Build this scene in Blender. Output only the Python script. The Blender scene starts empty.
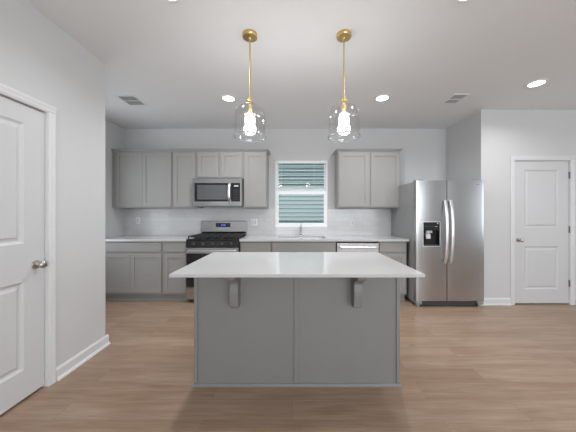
import bpy, bmesh, math, random
from mathutils import Vector, Matrix
random.seed(4)
S = bpy.context.scene
C = S.collection
PI = math.pi

# ------------------------------------------------------------------ camera
CAM_Z = 1.295
CEIL = 2.755
cd = bpy.data.cameras.new('camera'); cam = bpy.data.objects.new('camera', cd); C.objects.link(cam)
cam.location = (0, 0, CAM_Z); cam.rotation_euler = (PI/2, 0, 0)
cd.lens = 16; cd.sensor_width = 36; cd.shift_x = -4/576; cd.shift_y = -3/576
cd.clip_start = 0.05; cd.clip_end = 200
S.camera = cam

# ------------------------------------------------------------------ world, exposure, large lights
W = bpy.data.worlds.new('sky'); S.world = W; W.use_nodes = True
bg = W.node_tree.nodes['Background']; bg.inputs[0].default_value = (0.80, 0.90, 1.0, 1); bg.inputs[1].default_value = 1.82
S.view_settings.view_transform = 'Standard'; S.view_settings.look = 'None'
S.view_settings.gamma = 1; S.view_settings.use_curve_mapping = False
S.view_settings.exposure = 0.06

def area(name, loc, rot, sx, sy, power, col=(1, 1, 1), shape='RECTANGLE', parent=None, spread=PI):
    l = bpy.data.lights.new(name, 'AREA'); l.shape = shape; l.size = sx
    if shape == 'RECTANGLE': l.size_y = sy
    l.energy = power; l.color = col; l.spread = spread
    o = bpy.data.objects.new(name, l); C.objects.link(o)
    o.rotation_euler = rot
    if parent: o.parent = parent; o.location = Vector(loc) - parent.location
    else: o.location = loc
    return o
# lamps added outside made-up openings behind and right of the camera, lighting the room
REAR_Y = -3.6; RIGHT_X = 6.2
area('added_light_rear', (1.9, REAR_Y-0.16, 1.60), (PI/2, 0, 0), 5.2, 1.5, 158, (0.93, 0.97, 1.0))
area('added_light_right', (RIGHT_X+0.16, 0.6, 1.45), (PI/2, 0, PI/2), 2.6, 1.6, 16, (0.93, 0.97, 1.0))

area('added_light_side', (-2.9-0.16, 3.15, 1.5), (PI/2, 0, -PI/2), 1.0, 1.6, 7, (0.97, 0.98, 1.0))  # added lamp outside a made-up side window, brightens the left counter and alcove

# added lamp above the lawn, out of view, extra sky light for the sink window
area('added_light_sink', (0.16, 5.7, 3.5), (math.radians(-45), 0, 0), 1.6, 1.4, 18, (0.95, 0.98, 1.0))

# ------------------------------------------------------------------ materials
def pm(name, col, rough=0.5, metal=0.0, **kw):
    m = bpy.data.materials.new(name); m.use_nodes = True
    b = m.node_tree.nodes['Principled BSDF']
    b.inputs['Base Color'].default_value = (*col, 1); b.inputs['Roughness'].default_value = rough
    b.inputs['Metallic'].default_value = metal
    for k, v in kw.items(): b.inputs[k.replace('_', ' ')].default_value = v
    return m
def noise_var(m, scale=(1, 1, 1), nscale=8, amt=0.06, bump=0.0, rough_amt=0.0):
    """procedural tone / bump variation in object space"""
    nt = m.node_tree; N = nt.nodes; L = nt.links; b = N['Principled BSDF']
    tc = N.new('ShaderNodeTexCoord'); mp = N.new('ShaderNodeMapping'); mp.inputs['Scale'].default_value = scale
    nz = N.new('ShaderNodeTexNoise'); nz.inputs['Scale'].default_value = nscale; nz.inputs['Detail'].default_value = 4
    L.new(tc.outputs['Object'], mp.inputs[0]); L.new(mp.outputs[0], nz.inputs['Vector'])
    c = b.inputs['Base Color'].default_value[:]
    mx = N.new('ShaderNodeMix'); mx.data_type = 'RGBA'
    mx.inputs[6].default_value = (c[0]*(1-amt), c[1]*(1-amt), c[2]*(1-amt), 1)
    mx.inputs[7].default_value = (min(1, c[0]*(1+amt)), min(1, c[1]*(1+amt)), min(1, c[2]*(1+amt)), 1)
    L.new(nz.outputs['Fac'], mx.inputs[0]); L.new(mx.outputs[2], b.inputs['Base Color'])
    if bump:
        bp = N.new('ShaderNodeBump'); bp.inputs['Strength'].default_value = bump; bp.inputs['Distance'].default_value = 0.002
        L.new(nz.outputs['Fac'], bp.inputs['Height']); L.new(bp.outputs[0], b.inputs['Normal'])
    if rough_amt:
        r0 = b.inputs['Roughness'].default_value
        mr = N.new('ShaderNodeMapRange'); mr.inputs[3].default_value = r0-rough_amt; mr.inputs[4].default_value = r0+rough_amt
        L.new(nz.outputs['Fac'], mr.inputs[0]); L.new(mr.outputs[0], b.inputs['Roughness'])
    return m
M = {}
M['wall'] = noise_var(pm('wall_paint', (0.61, 0.61, 0.612), 0.75), nscale=60, amt=0.01, bump=0.05)
M['ceil'] = noise_var(pm('ceiling_paint', (0.80, 0.805, 0.81), 0.85), nscale=60, amt=0.01, bump=0.05)
M['trim'] = noise_var(pm('white_trim_paint', (0.70, 0.70, 0.705), 0.38), nscale=20, amt=0.01)
M['door'] = noise_var(pm('white_door_paint', (0.62, 0.62, 0.625), 0.42), scale=(6, 6, 1), nscale=12, amt=0.01)
M['cab'] = noise_var(pm('grey_cabinet_paint', (0.318, 0.310, 0.298), 0.5), nscale=10, amt=0.02)
M['isl'] = noise_var(pm('grey_island_paint', (0.23, 0.228, 0.222), 0.5), nscale=10, amt=0.02)
M['cabin'] = pm('cabinet_shadow_gap', (0.16, 0.16, 0.155), 0.6)
M['steel'] = noise_var(pm('brushed_stainless', (0.49, 0.492, 0.495), 0.25, 1.0), scale=(1, 1, 90), nscale=6, amt=0.008, rough_amt=0.008)
M['steel_side'] = noise_var(pm('grey_appliance_side', (0.30, 0.30, 0.30), 0.45, 0.2), nscale=200, amt=0.05, bump=0.1)
M['chrome'] = noise_var(pm('polished_chrome', (0.55, 0.55, 0.56), 0.12, 1.0), nscale=10, amt=0.02)
M['handle'] = noise_var(pm('satin_handle_metal', (0.85, 0.85, 0.86), 0.34, 1.0), nscale=10, amt=0.02)
M['nickel'] = noise_var(pm('satin_nickel', (0.55, 0.53, 0.51), 0.3, 1.0), nscale=10, amt=0.03)
M['hinge'] = noise_var(pm('dark_nickel', (0.20, 0.195, 0.19), 0.4, 0.6), nscale=10, amt=0.03)
M['brass'] = noise_var(pm('brushed_brass', (0.70, 0.50, 0.22), 0.3, 1.0), nscale=30, amt=0.05)
M['black'] = noise_var(pm('black_enamel', (0.012, 0.012, 0.013), 0.25), nscale=10, amt=0.1)
M['blackglass'] = noise_var(pm('black_glass', (0.02, 0.02, 0.022), 0.09, Specular_IOR_Level=0.3), nscale=5, amt=0.05)
M['mwglass'] = noise_var(pm('grey_screened_glass', (0.11, 0.11, 0.115), 0.12), nscale=5, amt=0.05)
M['iron'] = noise_var(pm('cast_iron', (0.02, 0.02, 0.02), 0.6), nscale=80, amt=0.2, bump=0.3)
M['plastic'] = noise_var(pm('light_grey_plastic', (0.62, 0.63, 0.64), 0.4), nscale=10, amt=0.02)
M['white_plastic'] = noise_var(pm('white_plastic', (0.80, 0.80, 0.80), 0.35), nscale=10, amt=0.01)
M['vinyl'] = noise_var(pm('white_vinyl', (0.86, 0.87, 0.88), 0.35), nscale=10, amt=0.01)
M['darkslot'] = pm('dark_slot', (0.10, 0.10, 0.10), 0.7)
M['ventdark'] = pm('vent_interior_grey', (0.32, 0.32, 0.32), 0.8)
M['rubber'] = pm('dark_grey_plastic', (0.06, 0.06, 0.06), 0.6)

def emis(name, col, st):
    m = bpy.data.materials.new(name); m.use_nodes = True
    b = m.node_tree.nodes['Principled BSDF']; b.inputs['Base Color'].default_value = (*col, 1)
    b.inputs['Emission Color'].default_value = (*col, 1); b.inputs['Emission Strength'].default_value = st
    return m
M['lens'] = emis('lit_diffuser', (1.0, 0.99, 0.97), 9)
M['bulb'] = emis('lit_bulb', (1.0, 0.98, 0.95), 12)
M['blue'] = emis('blue_digits', (0.15, 0.18, 0.95), 1.2)

def thin_glass(name, tint=(1, 1, 1), refl=0.06, edge=0.75, rough=0.02):
    m = bpy.data.materials.new(name); m.use_nodes = True; nt = m.node_tree; N = nt.nodes; L = nt.links
    N.remove(N['Principled BSDF']); out = N['Material Output']
    tr = N.new('ShaderNodeBsdfTransparent'); tr.inputs[0].default_value = (*tint, 1)
    gl = N.new('ShaderNodeBsdfGlossy'); gl.inputs['Roughness'].default_value = rough
    lw = N.new('ShaderNodeLayerWeight'); lw.inputs[0].default_value = 0.3
    mr = N.new('ShaderNodeMapRange'); mr.inputs[3].default_value = refl; mr.inputs[4].default_value = edge
    L.new(lw.outputs['Facing'], mr.inputs[0])
    mx = N.new('ShaderNodeMixShader'); L.new(mr.outputs[0], mx.inputs[0]); L.new(tr.outputs[0], mx.inputs[1]); L.new(gl.outputs[0], mx.inputs[2])
    L.new(mx.outputs[0], out.inputs[0])
    return m
M['glass'] = thin_glass('clear_shade_glass', (0.99, 0.99, 0.99), 0.045, 0.22)
M['rimglass'] = pm('solid_rim_glass', (1, 1, 1), 0.02, 0.0, Transmission_Weight=1.0, IOR=1.45)
M['pane'] = thin_glass('window_glass', (0.96, 0.98, 0.98), 0.018, 0.2)

def quartz():
    m = pm('white_quartz', (0.72, 0.715, 0.715), 0.10); nt = m.node_tree; N = nt.nodes; L = nt.links; b = N['Principled BSDF']
    tc = N.new('ShaderNodeTexCoord'); nz = N.new('ShaderNodeTexNoise'); nz.inputs['Scale'].default_value = 600; nz.inputs['Detail'].default_value = 3
    cr = N.new('ShaderNodeValToRGB'); cr.color_ramp.elements[0].position = 0.3; cr.color_ramp.elements[0].color = (0.53, 0.528, 0.526, 1)
    cr.color_ramp.elements[1].position = 0.55; cr.color_ramp.elements[1].color = (0.56, 0.557, 0.557, 1)
    L.new(tc.outputs['Object'], nz.inputs['Vector']); L.new(nz.outputs['Fac'], cr.inputs[0]); L.new(cr.outputs[0], b.inputs['Base Color'])
    return m
M['quartz'] = quartz()

def floor_mat():
    m = pm('oak_vinyl_planks', (0.4, 0.3, 0.22), 0.36); nt = m.node_tree; N = nt.nodes; L = nt.links; b = N['Principled BSDF']
    tc = N.new('ShaderNodeTexCoord')
    br = N.new('ShaderNodeTexBrick'); br.offset = 0.37; br.offset_frequency = 2; br.squash = 1
    br.inputs['Color1'].default_value = (0, 0, 0, 1); br.inputs['Color2'].default_value = (1, 1, 1, 1); br.inputs['Mortar'].default_value = (0.5, 0.5, 0.5, 1)
    br.inputs['Scale'].default_value = 1; br.inputs['Brick Width'].default_value = 1.5; br.inputs['Row Height'].default_value = 0.178
    br.inputs['Mortar Size'].default_value = 0.0012; br.inputs['Mortar Smooth'].default_value = 0.2; br.inputs['Bias'].default_value = 0
    L.new(tc.outputs['Object'], br.inputs['Vector'])
    # grain, shifted per plank
    mul = N.new('ShaderNodeVectorMath'); mul.operation = 'SCALE'; mul.inputs['Scale'].default_value = 37.0
    L.new(br.outputs['Color'], mul.inputs[0])
    add = N.new('ShaderNodeVectorMath'); add.operation = 'ADD'; L.new(tc.outputs['Object'], add.inputs[0]); L.new(mul.outputs[0], add.inputs[1])
    mp = N.new('ShaderNodeMapping'); mp.inputs['Scale'].default_value = (0.8, 9, 1); L.new(add.outputs[0], mp.inputs[0])
    n1 = N.new('ShaderNodeTexNoise'); n1.inputs['Scale'].default_value = 2.0; n1.inputs['Detail'].default_value = 6; n1.inputs['Distortion'].default_value = 0.6
    L.new(mp.outputs[0], n1.inputs['Vector'])
    mp2 = N.new('ShaderNodeMapping'); mp2.inputs['Scale'].default_value = (2.5, 60, 1); L.new(add.outputs[0], mp2.inputs[0])
    n2 = N.new('ShaderNodeTexNoise'); n2.inputs['Scale'].default_value = 2.2; n2.inputs['Detail'].default_value = 4; L.new(mp2.outputs[0], n2.inputs['Vector'])
    cr = N.new('ShaderNodeValToRGB'); e = cr.color_ramp.elements
    e[0].position = 0.28; e[0].color = (0.25, 0.150, 0.090, 1); e[1].position = 0.72; e[1].color = (0.435, 0.315, 0.230, 1)
    e2 = cr.color_ramp.elements.new(0.5); e2.color = (0.335, 0.228, 0.160, 1)
    mf = N.new('ShaderNodeMix'); mf.data_type = 'FLOAT'; mf.inputs[0].default_value = 0.45
    L.new(n1.outputs['Fac'], mf.inputs[2]); L.new(n2.outputs['Fac'], mf.inputs[3]); 
    # plank tone shift
    ma = N.new('ShaderNodeMath'); ma.operation = 'MULTIPLY_ADD'; ma.inputs[1].default_value = 0.13; ma.inputs[2].default_value = -0.065
    sep = N.new('ShaderNodeSeparateColor'); L.new(br.outputs['Color'], sep.inputs[0]); L.new(sep.outputs[0], ma.inputs[0])
    a2 = N.new('ShaderNodeMath'); a2.operation = 'ADD'; L.new(mf.outputs[0], a2.inputs[0]); L.new(ma.outputs[0], a2.inputs[1])
    L.new(a2.outputs[0], cr.inputs[0])
    # sparse knots
    mp3 = N.new('ShaderNodeMapping'); mp3.inputs['Scale'].default_value = (1.0, 2.6, 1); L.new(add.outputs[0], mp3.inputs[0])
    vo = N.new('ShaderNodeTexVoronoi'); vo.inputs['Scale'].default_value = 1.3; L.new(mp3.outputs[0], vo.inputs['Vector'])
    kr = N.new('ShaderNodeMapRange'); kr.inputs[1].default_value = 0.015; kr.inputs[2].default_value = 0.06; kr.inputs[3].default_value = 0.55; kr.inputs[4].default_value = 0
    L.new(vo.outputs['Distance'], kr.inputs[0])
    mk = N.new('ShaderNodeMix'); mk.data_type = 'RGBA'; L.new(kr.outputs[0], mk.inputs[0]); L.new(cr.outputs[0], mk.inputs[6]); mk.inputs[7].default_value = (0.13, 0.085, 0.06, 1)
    ms = N.new('ShaderNodeMix'); ms.data_type = 'RGBA'; L.new(br.outputs['Fac'], ms.inputs[0]); L.new(mk.outputs[2], ms.inputs[6]); ms.inputs[7].default_value = (0.2, 0.14, 0.10, 1)
    L.new(ms.outputs[2], b.inputs['Base Color'])
    bp = N.new('ShaderNodeBump'); bp.inputs['Strength'].default_value = 0.15; bp.inputs['Distance'].default_value = 0.002
    L.new(n2.outputs['Fac'], bp.inputs['Height']); L.new(bp.outputs[0], b.inputs['Normal'])
    return m
M['floor'] = floor_mat()

def tile_mat():
    m = pm('white_marbled_tile', (0.68, 0.68, 0.68), 0.22); nt = m.node_tree; N = nt.nodes; L = nt.links; b = N['Principled BSDF']
    tc = N.new('ShaderNodeTexCoord'); mp = N.new('ShaderNodeMapping'); mp.inputs['Rotation'].default_value = (PI/2, 0, 0)
    L.new(tc.outputs['Object'], mp.inputs[0])
    br = N.new('ShaderNodeTexBrick'); br.offset = 0.5
    br.inputs['Color1'].default_value = (0.60, 0.60, 0.60, 1); br.inputs['Color2'].default_value = (0.65, 0.65, 0.645, 1); br.inputs['Mortar'].default_value = (0.50, 0.50, 0.50, 1)
    br.inputs['Scale'].default_value = 1; br.inputs['Brick Width'].default_value = 0.305; br.inputs['Row Height'].default_value = 0.0765
    br.inputs['Mortar Size'].default_value = 0.0015
    L.new(mp.outputs[0], br.inputs['Vector'])
    nz = N.new('ShaderNodeTexNoise'); nz.inputs['Scale'].default_value = 3.0; nz.inputs['Detail'].default_value = 6; nz.inputs['Distortion'].default_value = 1.5
    L.new(tc.outputs['Object'], nz.inputs['Vector'])
    mr = N.new('ShaderNodeMapRange'); mr.inputs[1].default_value = 0.4; mr.inputs[2].default_value = 0.7; mr.inputs[3].default_value = 0; mr.inputs[4].default_value = 0.25
    L.new(nz.outputs['Fac'], mr.inputs[0])
    mx = N.new('ShaderNodeMix'); mx.data_type = 'RGBA'; L.new(mr.outputs[0], mx.inputs[0]); L.new(br.outputs['Color'], mx.inputs[6]); mx.inputs[7].default_value = (0.48, 0.48, 0.48, 1)
    L.new(mx.outputs[2], b.inputs['Base Color'])
    return m
M['tile'] = tile_mat()
M['siding'] = noise_var(pm('teal_grey_siding', (0.24, 0.325, 0.305), 0.6), nscale=10, amt=0.03)
M['grass'] = noise_var(pm('lawn', (0.10, 0.16, 0.05), 0.9), nscale=30, amt=0.3)

# ------------------------------------------------------------------ mesh helpers
def BM(): return bmesh.new()
def box(bm, x0, x1, y0, y1, z0, z1, bev=0.0, seg=2):
    if x0 > x1: x0, x1 = x1, x0
    if y0 > y1: y0, y1 = y1, y0
    if z0 > z1: z0, z1 = z1, z0
    r = bmesh.ops.create_cube(bm, size=1)
    for v in r['verts']:
        v.co = Vector(((x0+x1)/2+v.co.x*(x1-x0), (y0+y1)/2+v.co.y*(y1-y0), (z0+z1)/2+v.co.z*(z1-z0)))
    if bev:
        es = list({e for v in r['verts'] for e in v.link_edges})
        bmesh.ops.bevel(bm, geom=es, offset=bev, segments=seg, profile=0.5, affect='EDGES')
    return bm
def sweep(bm, pts, a, b, up=(0, 1, 0), seg=12, cap=True):
    """elliptical section (a across, b along up) swept along pts"""
    pts = [Vector(p) for p in pts]; up = Vector(up); rings = []
    for i, p in enumerate(pts):
        t = (pts[min(i+1, len(pts)-1)]-pts[max(i-1, 0)]).normalized()
        s = t.cross(up)
        if s.length < 1e-4: s = t.cross(Vector((1, 0, 0)))
        s.normalize(); n = s.cross(t).normalized()
        aa = a[i] if isinstance(a, (list, tuple)) else a; bb = b[i] if isinstance(b, (list, tuple)) else b
        rings.append([bm.verts.new(p+s*math.cos(k*2*PI/seg)*aa+n*math.sin(k*2*PI/seg)*bb) for k in range(seg)])
    for r0, r1 in zip(rings, rings[1:]):
        for k in range(seg): bm.faces.new((r0[k], r0[(k+1) % seg], r1[(k+1) % seg], r1[k]))
    if cap:
        bm.faces.new(rings[0][::-1]); bm.faces.new(rings[-1])
    return bm
def tube(bm, pts, r, seg=12, up=(0, 1, 0)): return sweep(bm, pts, r, r, up, seg)
def lathe(bm, prof, c, axis='Z', seg=32, close=True):
    """prof: list of (radius, height) revolved about axis through c"""
    rings = []
    for r, h in prof:
        ring = []
        for k in range(seg):
            a = k*2*PI/seg; u, v = r*math.cos(a), r*math.sin(a)
            co = {'Z': (u, v, h), 'Y': (u, h, v), 'X': (h, u, v)}[axis]
            ring.append(bm.verts.new(Vector(c)+Vector(co)))
        rings.append(ring)
    for r0, r1 in zip(rings, rings[1:]):
        for k in range(seg): bm.faces.new((r0[k], r0[(k+1) % seg], r1[(k+1) % seg], r1[k]))
    if close:
        bm.faces.new(rings[0][::-1]); bm.faces.new(rings[-1])
    return bm
def prism(bm, poly, axis, t0, t1):
    """poly in the plane normal to axis; X: (y,z)  Y: (x,z)  Z: (x,y)"""
    def co(p, t): return {'X': (t, p[0], p[1]), 'Y': (p[0], t, p[1]), 'Z': (p[0], p[1], t)}[axis]
    a = [bm.verts.new(co(p, t0)) for p in poly]; b = [bm.verts.new(co(p, t1)) for p in poly]
    n = len(poly)
    for k in range(n): bm.faces.new((a[k], a[(k+1) % n], b[(k+1) % n], b[k]))
    bm.faces.new(a[::-1]); bm.faces.new(b)
    return bm
def panelled(bm, w, h, t, rects, prof, mat):
    """slab (u 0..w, v 0..h) facing local -Y at y=0, back at y=t; each rect recessed along prof [(inset, depth)...]; mat places it"""
    us = sorted({0, w, *[r[0] for r in rects], *[r[1] for r in rects]})
    vs = sorted({0, h, *[r[2] for r in rects], *[r[3] for r in rects]})
    vc = {}
    def V(u, d, v):
        k = (round(u, 5), round(d, 5), round(v, 5))
        if k not in vc: vc[k] = bm.verts.new(mat @ Vector((u, d, v)))
        return vc[k]
    def F(*a):
        try: bm.faces.new(a)
        except ValueError: pass
    for i in range(len(us)-1):
        for j in range(len(vs)-1):
            u0, u1, v0, v1 = us[i], us[i+1], vs[j], vs[j+1]
            if any(abs(u0-r[0]) < 1e-6 and abs(v0-r[2]) < 1e-6 for r in rects):
                pu0, pu1, pv0, pv1, pd = u0, u1, v0, v1, 0
                for ins, d in prof:
                    a0, a1, b0, b1 = u0+ins, u1-ins, v0+ins, v1-ins
                    F(V(pu0, pd, pv0), V(pu1, pd, pv0), V(a1, d, b0), V(a0, d, b0))
                    F(V(pu1, pd, pv0), V(pu1, pd, pv1), V(a1, d, b1), V(a1, d, b0))
                    F(V(pu1, pd, pv1), V(pu0, pd, pv1), V(a0, d, b1), V(a1, d, b1))
                    F(V(pu0, pd, pv1), V(pu0, pd, pv0), V(a0, d, b0), V(a0, d, b1))
                    pu0, pu1, pv0, pv1, pd = a0, a1, b0, b1, d
                F(V(pu0, pd, pv0), V(pu1, pd, pv0), V(pu1, pd, pv1), V(pu0, pd, pv1))
            else:
                F(V(u0, 0, v0), V(u1, 0, v0), V(u1, 0, v1), V(u0, 0, v1))
    for i in range(len(us)-1):
        for v in (0, h): F(V(us[i], 0, v), V(us[i+1], 0, v), V(us[i+1], t, v), V(us[i], t, v))
        for j in range(len(vs)-1): pass
    for j in range(len(vs)-1):
        for u in (0, w): F(V(u, 0, vs[j]), V(u, 0, vs[j+1]), V(u, t, vs[j+1]), V(u, t, vs[j]))
    for i in range(len(us)-1):
        for j in range(len(vs)-1):
            F(V(us[i], t, vs[j]), V(us[i+1], t, vs[j]), V(us[i+1], t, vs[j+1]), V(us[i], t, vs[j+1]))
    return bm

def wloc(o):
    v = Vector((0, 0, 0))
    while o: v += o.location; o = o.parent
    return v
def obj(name, bm, mat, parent=None, smooth=None, kind=None, label=None):
    bmesh.ops.recalc_face_normals(bm, faces=bm.faces[:])
    if parent: bmesh.ops.translate(bm, verts=bm.verts[:], vec=-wloc(parent))
    me = bpy.data.meshes.new(name); bm.to_mesh(me); bm.free()
    me.materials.append(mat if not isinstance(mat, str) else M[mat])
    o = bpy.data.objects.new(name, me); C.objects.link(o); o.parent = parent
    if smooth and smooth > 30:
        for p in me.polygons: p.use_smooth = True
        me.set_sharp_from_angle(angle=math.radians(smooth))
    if kind: o['kind'] = kind
    if label: o['label'] = label
    return o
def tag(o, label, cat, group=None):
    o['label'] = label; o['category'] = cat
    if group: o['group'] = group
    return o
def thing(name, label, cat, loc, group=None):
    o = bpy.data.objects.new(name, None); C.objects.link(o); o.location = loc; o.empty_display_size = 0.1
    return tag(o, label, cat, group)
def bxo(name, dims, mat, parent=None, bev=0.0, label=None, kind=None):
    bm = BM(); box(bm, *dims, bev=bev); return obj(name, bm, mat, parent, smooth=30 if bev else None, label=label, kind=kind)
def struct(name, boxes, mat):
    bm = BM()
    for b in boxes: box(bm, *b)
    return obj(name, bm, mat, kind='structure')
I = Matrix.Identity(4)
def at(x, y, z, rz=0): return Matrix.Translation((x, y, z)) @ Matrix.Rotation(rz, 4, 'Z')

# ------------------------------------------------------------------ key dimensions
LX = -1.827          # near left wall
LEND = 2.506         # where it ends
KX = -2.9            # kitchen left wall
BY = 4.43            # back wall
AX = 2.67            # alcove side wall
RY = 3.615           # wall with the right door
T = 0.12
# ------------------------------------------------------------------ shell
struct('floor', [(KX-T, RIGHT_X+T, REAR_Y-T, BY+T, -0.1, 0)], 'floor')
struct('ceiling', [(KX-T, RIGHT_X+T, REAR_Y-T, BY+T, CEIL, CEIL+0.1)], 'ceil')
DL0, DL1 = 1.148, 1.914     # left door opening in y
DH = 2.05
struct('wall_left', [(LX-T, LX, REAR_Y, DL0, 0, CEIL), (LX-T, LX, DL1, LEND, 0, CEIL), (LX-T, LX, DL0, DL1, DH, CEIL),
                     (LX-T-0.05, LX-T, DL0-0.1, DL1+0.1, 0, DH+0.1)], 'wall')
struct('wall_hall', [(KX, LX-T, LEND-T, LEND, 0, CEIL)], 'wall')
struct('wall_kitchen_side', [(KX-T, KX, LEND-T, 2.65, 0, CEIL), (KX-T, KX, 3.65, BY, 0, CEIL), (KX-T, KX, 2.65, 3.65, 0, 0.7), (KX-T, KX, 2.65, 3.65, 2.3, CEIL)], 'wall')
WX0, WX1, WZ0, WZ1 = -0.290, 0.614, 1.056, 2.202
struct('wall_back', [(KX-T, WX0, BY, BY+T, 0, CEIL), (WX1, AX+T, BY, BY+T, 0, CEIL),
                     (WX0, WX1, BY, BY+T, 0, WZ0), (WX0, WX1, BY, BY+T, WZ1, CEIL)], 'wall')
struct('wall_alcove', [(AX, AX+T, RY+T, BY, 0, CEIL)], 'wall')
RD0, RD1 = 3.135, 3.933    # right door opening in x
struct('wall_right', [(AX, RD0, RY, RY+T, 0, CEIL), (RD1, RIGHT_X+T, RY, RY+T, 0, CEIL), (RD0, RD1, RY, RY+T, 2.045, CEIL),
                      (RD0-0.1, RD1+0.1, RY+T, RY+T+0.05, 0, 2.1)], 'wall')
# walls behind / beside the camera, with openings added to let light in
struct('wall_rear', [(LX-T, -0.7, REAR_Y-T, REAR_Y, 0, CEIL), (4.5, RIGHT_X+T, REAR_Y-T, REAR_Y, 0, CEIL),
                     (-0.7, 4.5, REAR_Y-T, REAR_Y, 2.35, CEIL), (-0.7, 4.5, REAR_Y-T, REAR_Y, 0, 0.85)], 'wall')
struct('wall_far_right', [(RIGHT_X, RIGHT_X+T, REAR_Y, -0.7, 0, CEIL), (RIGHT_X, RIGHT_X+T, 1.9, RY, 0, CEIL),
                          (RIGHT_X, RIGHT_X+T, -0.7, 1.9, 2.25, CEIL), (RIGHT_X, RIGHT_X+T, -0.7, 1.9, 0, 0.65)], 'wall')
bm = BM()
for x in (-0.7, 1.87, 4.44): box(bm, x, x+0.06, REAR_Y-0.08, REAR_Y-0.02, 0.85, 2.35)
for z in (0.85, 2.29): box(bm, -0.7, 4.5, REAR_Y-0.08, REAR_Y-0.02, z, z+0.06)
obj('added_window_2', bm, 'vinyl', kind='structure')  # unseen rear window, added as an opening for the rear lamp
bm = BM()
for y in (-0.7, 0.57, 1.84): box(bm, RIGHT_X+0.02, RIGHT_X+0.08, y, y+0.06, 0.65, 2.25)
for z in (0.65, 1.42, 2.19): box(bm, RIGHT_X+0.02, RIGHT_X+0.08, -0.7, 1.9, z, z+0.06)
obj('added_window_3', bm, 'vinyl', kind='structure')  # unseen far right window, made up to let the right lamp in

bm = BM()
for y in (2.65, 3.59): box(bm, KX-0.08, KX-0.02, y, y+0.06, 0.7, 2.3)
for z in (0.7, 1.47, 2.24): box(bm, KX-0.08, KX-0.02, 2.65, 3.65, z, z+0.06)
obj('added_window_4', bm, 'vinyl', kind='structure')  # made-up window in the hidden side wall, added for its light

# backsplash tile
bm = BM(); TS = 1.362; ty0 = BY-0.008
box(bm, KX, WX0, ty0, BY, 0.916, TS); box(bm, WX1, 1.76, ty0, BY, 0.916, TS); box(bm, WX0, WX1, ty0, BY, 0.916, WZ0)
obj('trim_1', bm, 'tile', kind='structure')

# baseboards
def base_profile(h=0.096, t=0.014, s=0.016):
    pts = [(0, 0), (t+s, 0)] + [(t+s*math.cos(a), s*1.15*math.sin(a)) for a in (0.5, 1.0, 1.4)] + [(t, 0.022), (t, h-0.018), (t*0.55, h-0.006), (t*0.35, h), (0, h)]
    return pts
bm = BM(); prism(bm, [(LX+p, z) for p, z in base_profile()], 'Y', 1.972, LEND+0.03)
obj('baseboard_left', bm, 'trim', kind='structure')
bm = BM(); prism(bm, [(LEND+p, z) for p, z in base_profile()], 'X', KX, LX)
obj('baseboard_hall', bm, 'trim', kind='structure')
bm = BM(); prism(bm, [(LX+p, z) for p, z in base_profile()], 'Y', REAR_Y, DL0-0.06)
obj('baseboard_left_near', bm, 'trim', kind='structure')
bm = BM(); prism(bm, [(RY-p, z) for p, z in base_profile()], 'X', AX-0.03, 3.077)
obj('baseboard_right', bm, 'trim', kind='structure')
bm = BM(); prism(bm, [(RY-p, z) for p, z in base_profile()], 'X', RD1+0.058, RIGHT_X)
obj('baseboard_far_right', bm, 'trim', kind='structure')
bm = BM(); prism(bm, [(AX-p, z) for p, z in base_profile()], 'Y', RY, BY)
obj('baseboard_alcove', bm, 'trim', kind='structure')

# ------------------------------------------------------------------ doors
DPROF = [(0.012, 0.009), (0.020, 0.012), (0.034, 0.010), (0.046, 0.004), (0.050, 0.0035)]
def casing_poly(w=0.058, t=0.016):      # (across, out)
    return [(0, 0), (0, t*0.55), (w*0.12, t*0.62), (w*0.2, t*0.8), (w*0.55, t*0.85), (w*0.62, t), (w*0.9, t), (w, t*0.8), (w, 0)]
# right door (faces -Y)
dr = bpy.data.objects.new('door_1', None); C.objects.link(dr); dr.location = ((RD0+RD1)/2, RY+0.02, 0); dr['kind'] = 'structure'
x0, x1 = 3.147, 3.922; w = x1-x0; z0 = 0.018; h = 2.032-z0; DRY = RY+0.014
bm = BM(); panelled(bm, w, h, 0.035, [(0.145, w-0.145, 0.215-z0, 0.822-z0), (0.145, w-0.145, 1.085-z0, 1.908-z0)], DPROF, at(x0, DRY, z0))
obj('door_slab', bm, 'door', dr)
bm = BM()
box(bm, RD0, x0-0.003, RY-0.002, RY+T, 0, 2.045); box(bm, x1+0.003, RD1, RY-0.002, RY+T, 0, 2.045); box(bm, RD0, RD1, RY-0.002, RY+T, 2.035, 2.045)
box(bm, RD0, RD1, RY+0.052, RY+T, 0.0, 0.002)
obj('door_jamb', bm, 'trim', dr)
bm = BM()
cp = casing_poly()
for xs, sg in ((RD0+0.005, -1), (RD1-0.005, 1)):
    prism(bm, [(xs+sg*a, RY-o) for a, o in cp], 'Z', 0, 2.0402)
prism(bm, [(RY-o, 2.040+a) for a, o in cp], 'X', RD0-0.053, RD1+0.053)
obj('door_casing', bm, 'trim', dr)
for z in (0.30, 1.06, 1.83):
    bm = BM(); box(bm, x1-0.003, x1+0.012, DRY-0.012, DRY+0.004, z-0.045, z+0.045, 0.002)
    lathe(bm, [(0.006, -0.048), (0.006, 0.048)], (x1+0.004, DRY-0.012, z), seg=10)
    obj('hinge', bm, 'hinge', dr, smooth=40)
def knob(parent, c, axis, sgn):
    c = Vector(c); pr = lambda L: [(r, sgn*hh) for r, hh in L]
    bm = BM(); lathe(bm, pr([(0.031, 0), (0.032, 0.003), (0.029, 0.008), (0.016, 0.010), (0.013, 0.012)]), c, axis, 24)
    ro = obj('knob_rose', bm, 'nickel', parent, smooth=50)
    bm = BM(); lathe(bm, pr([(0.011, 0.009), (0.010, 0.026), (0.014, 0.032), (0.023, 0.038), (0.0275, 0.048), (0.027, 0.058), (0.021, 0.066), (0.012, 0.069), (0.002, 0.070)]), c, axis, 24)
    obj('door_knob', bm, 'nickel', parent, smooth=50)
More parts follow.
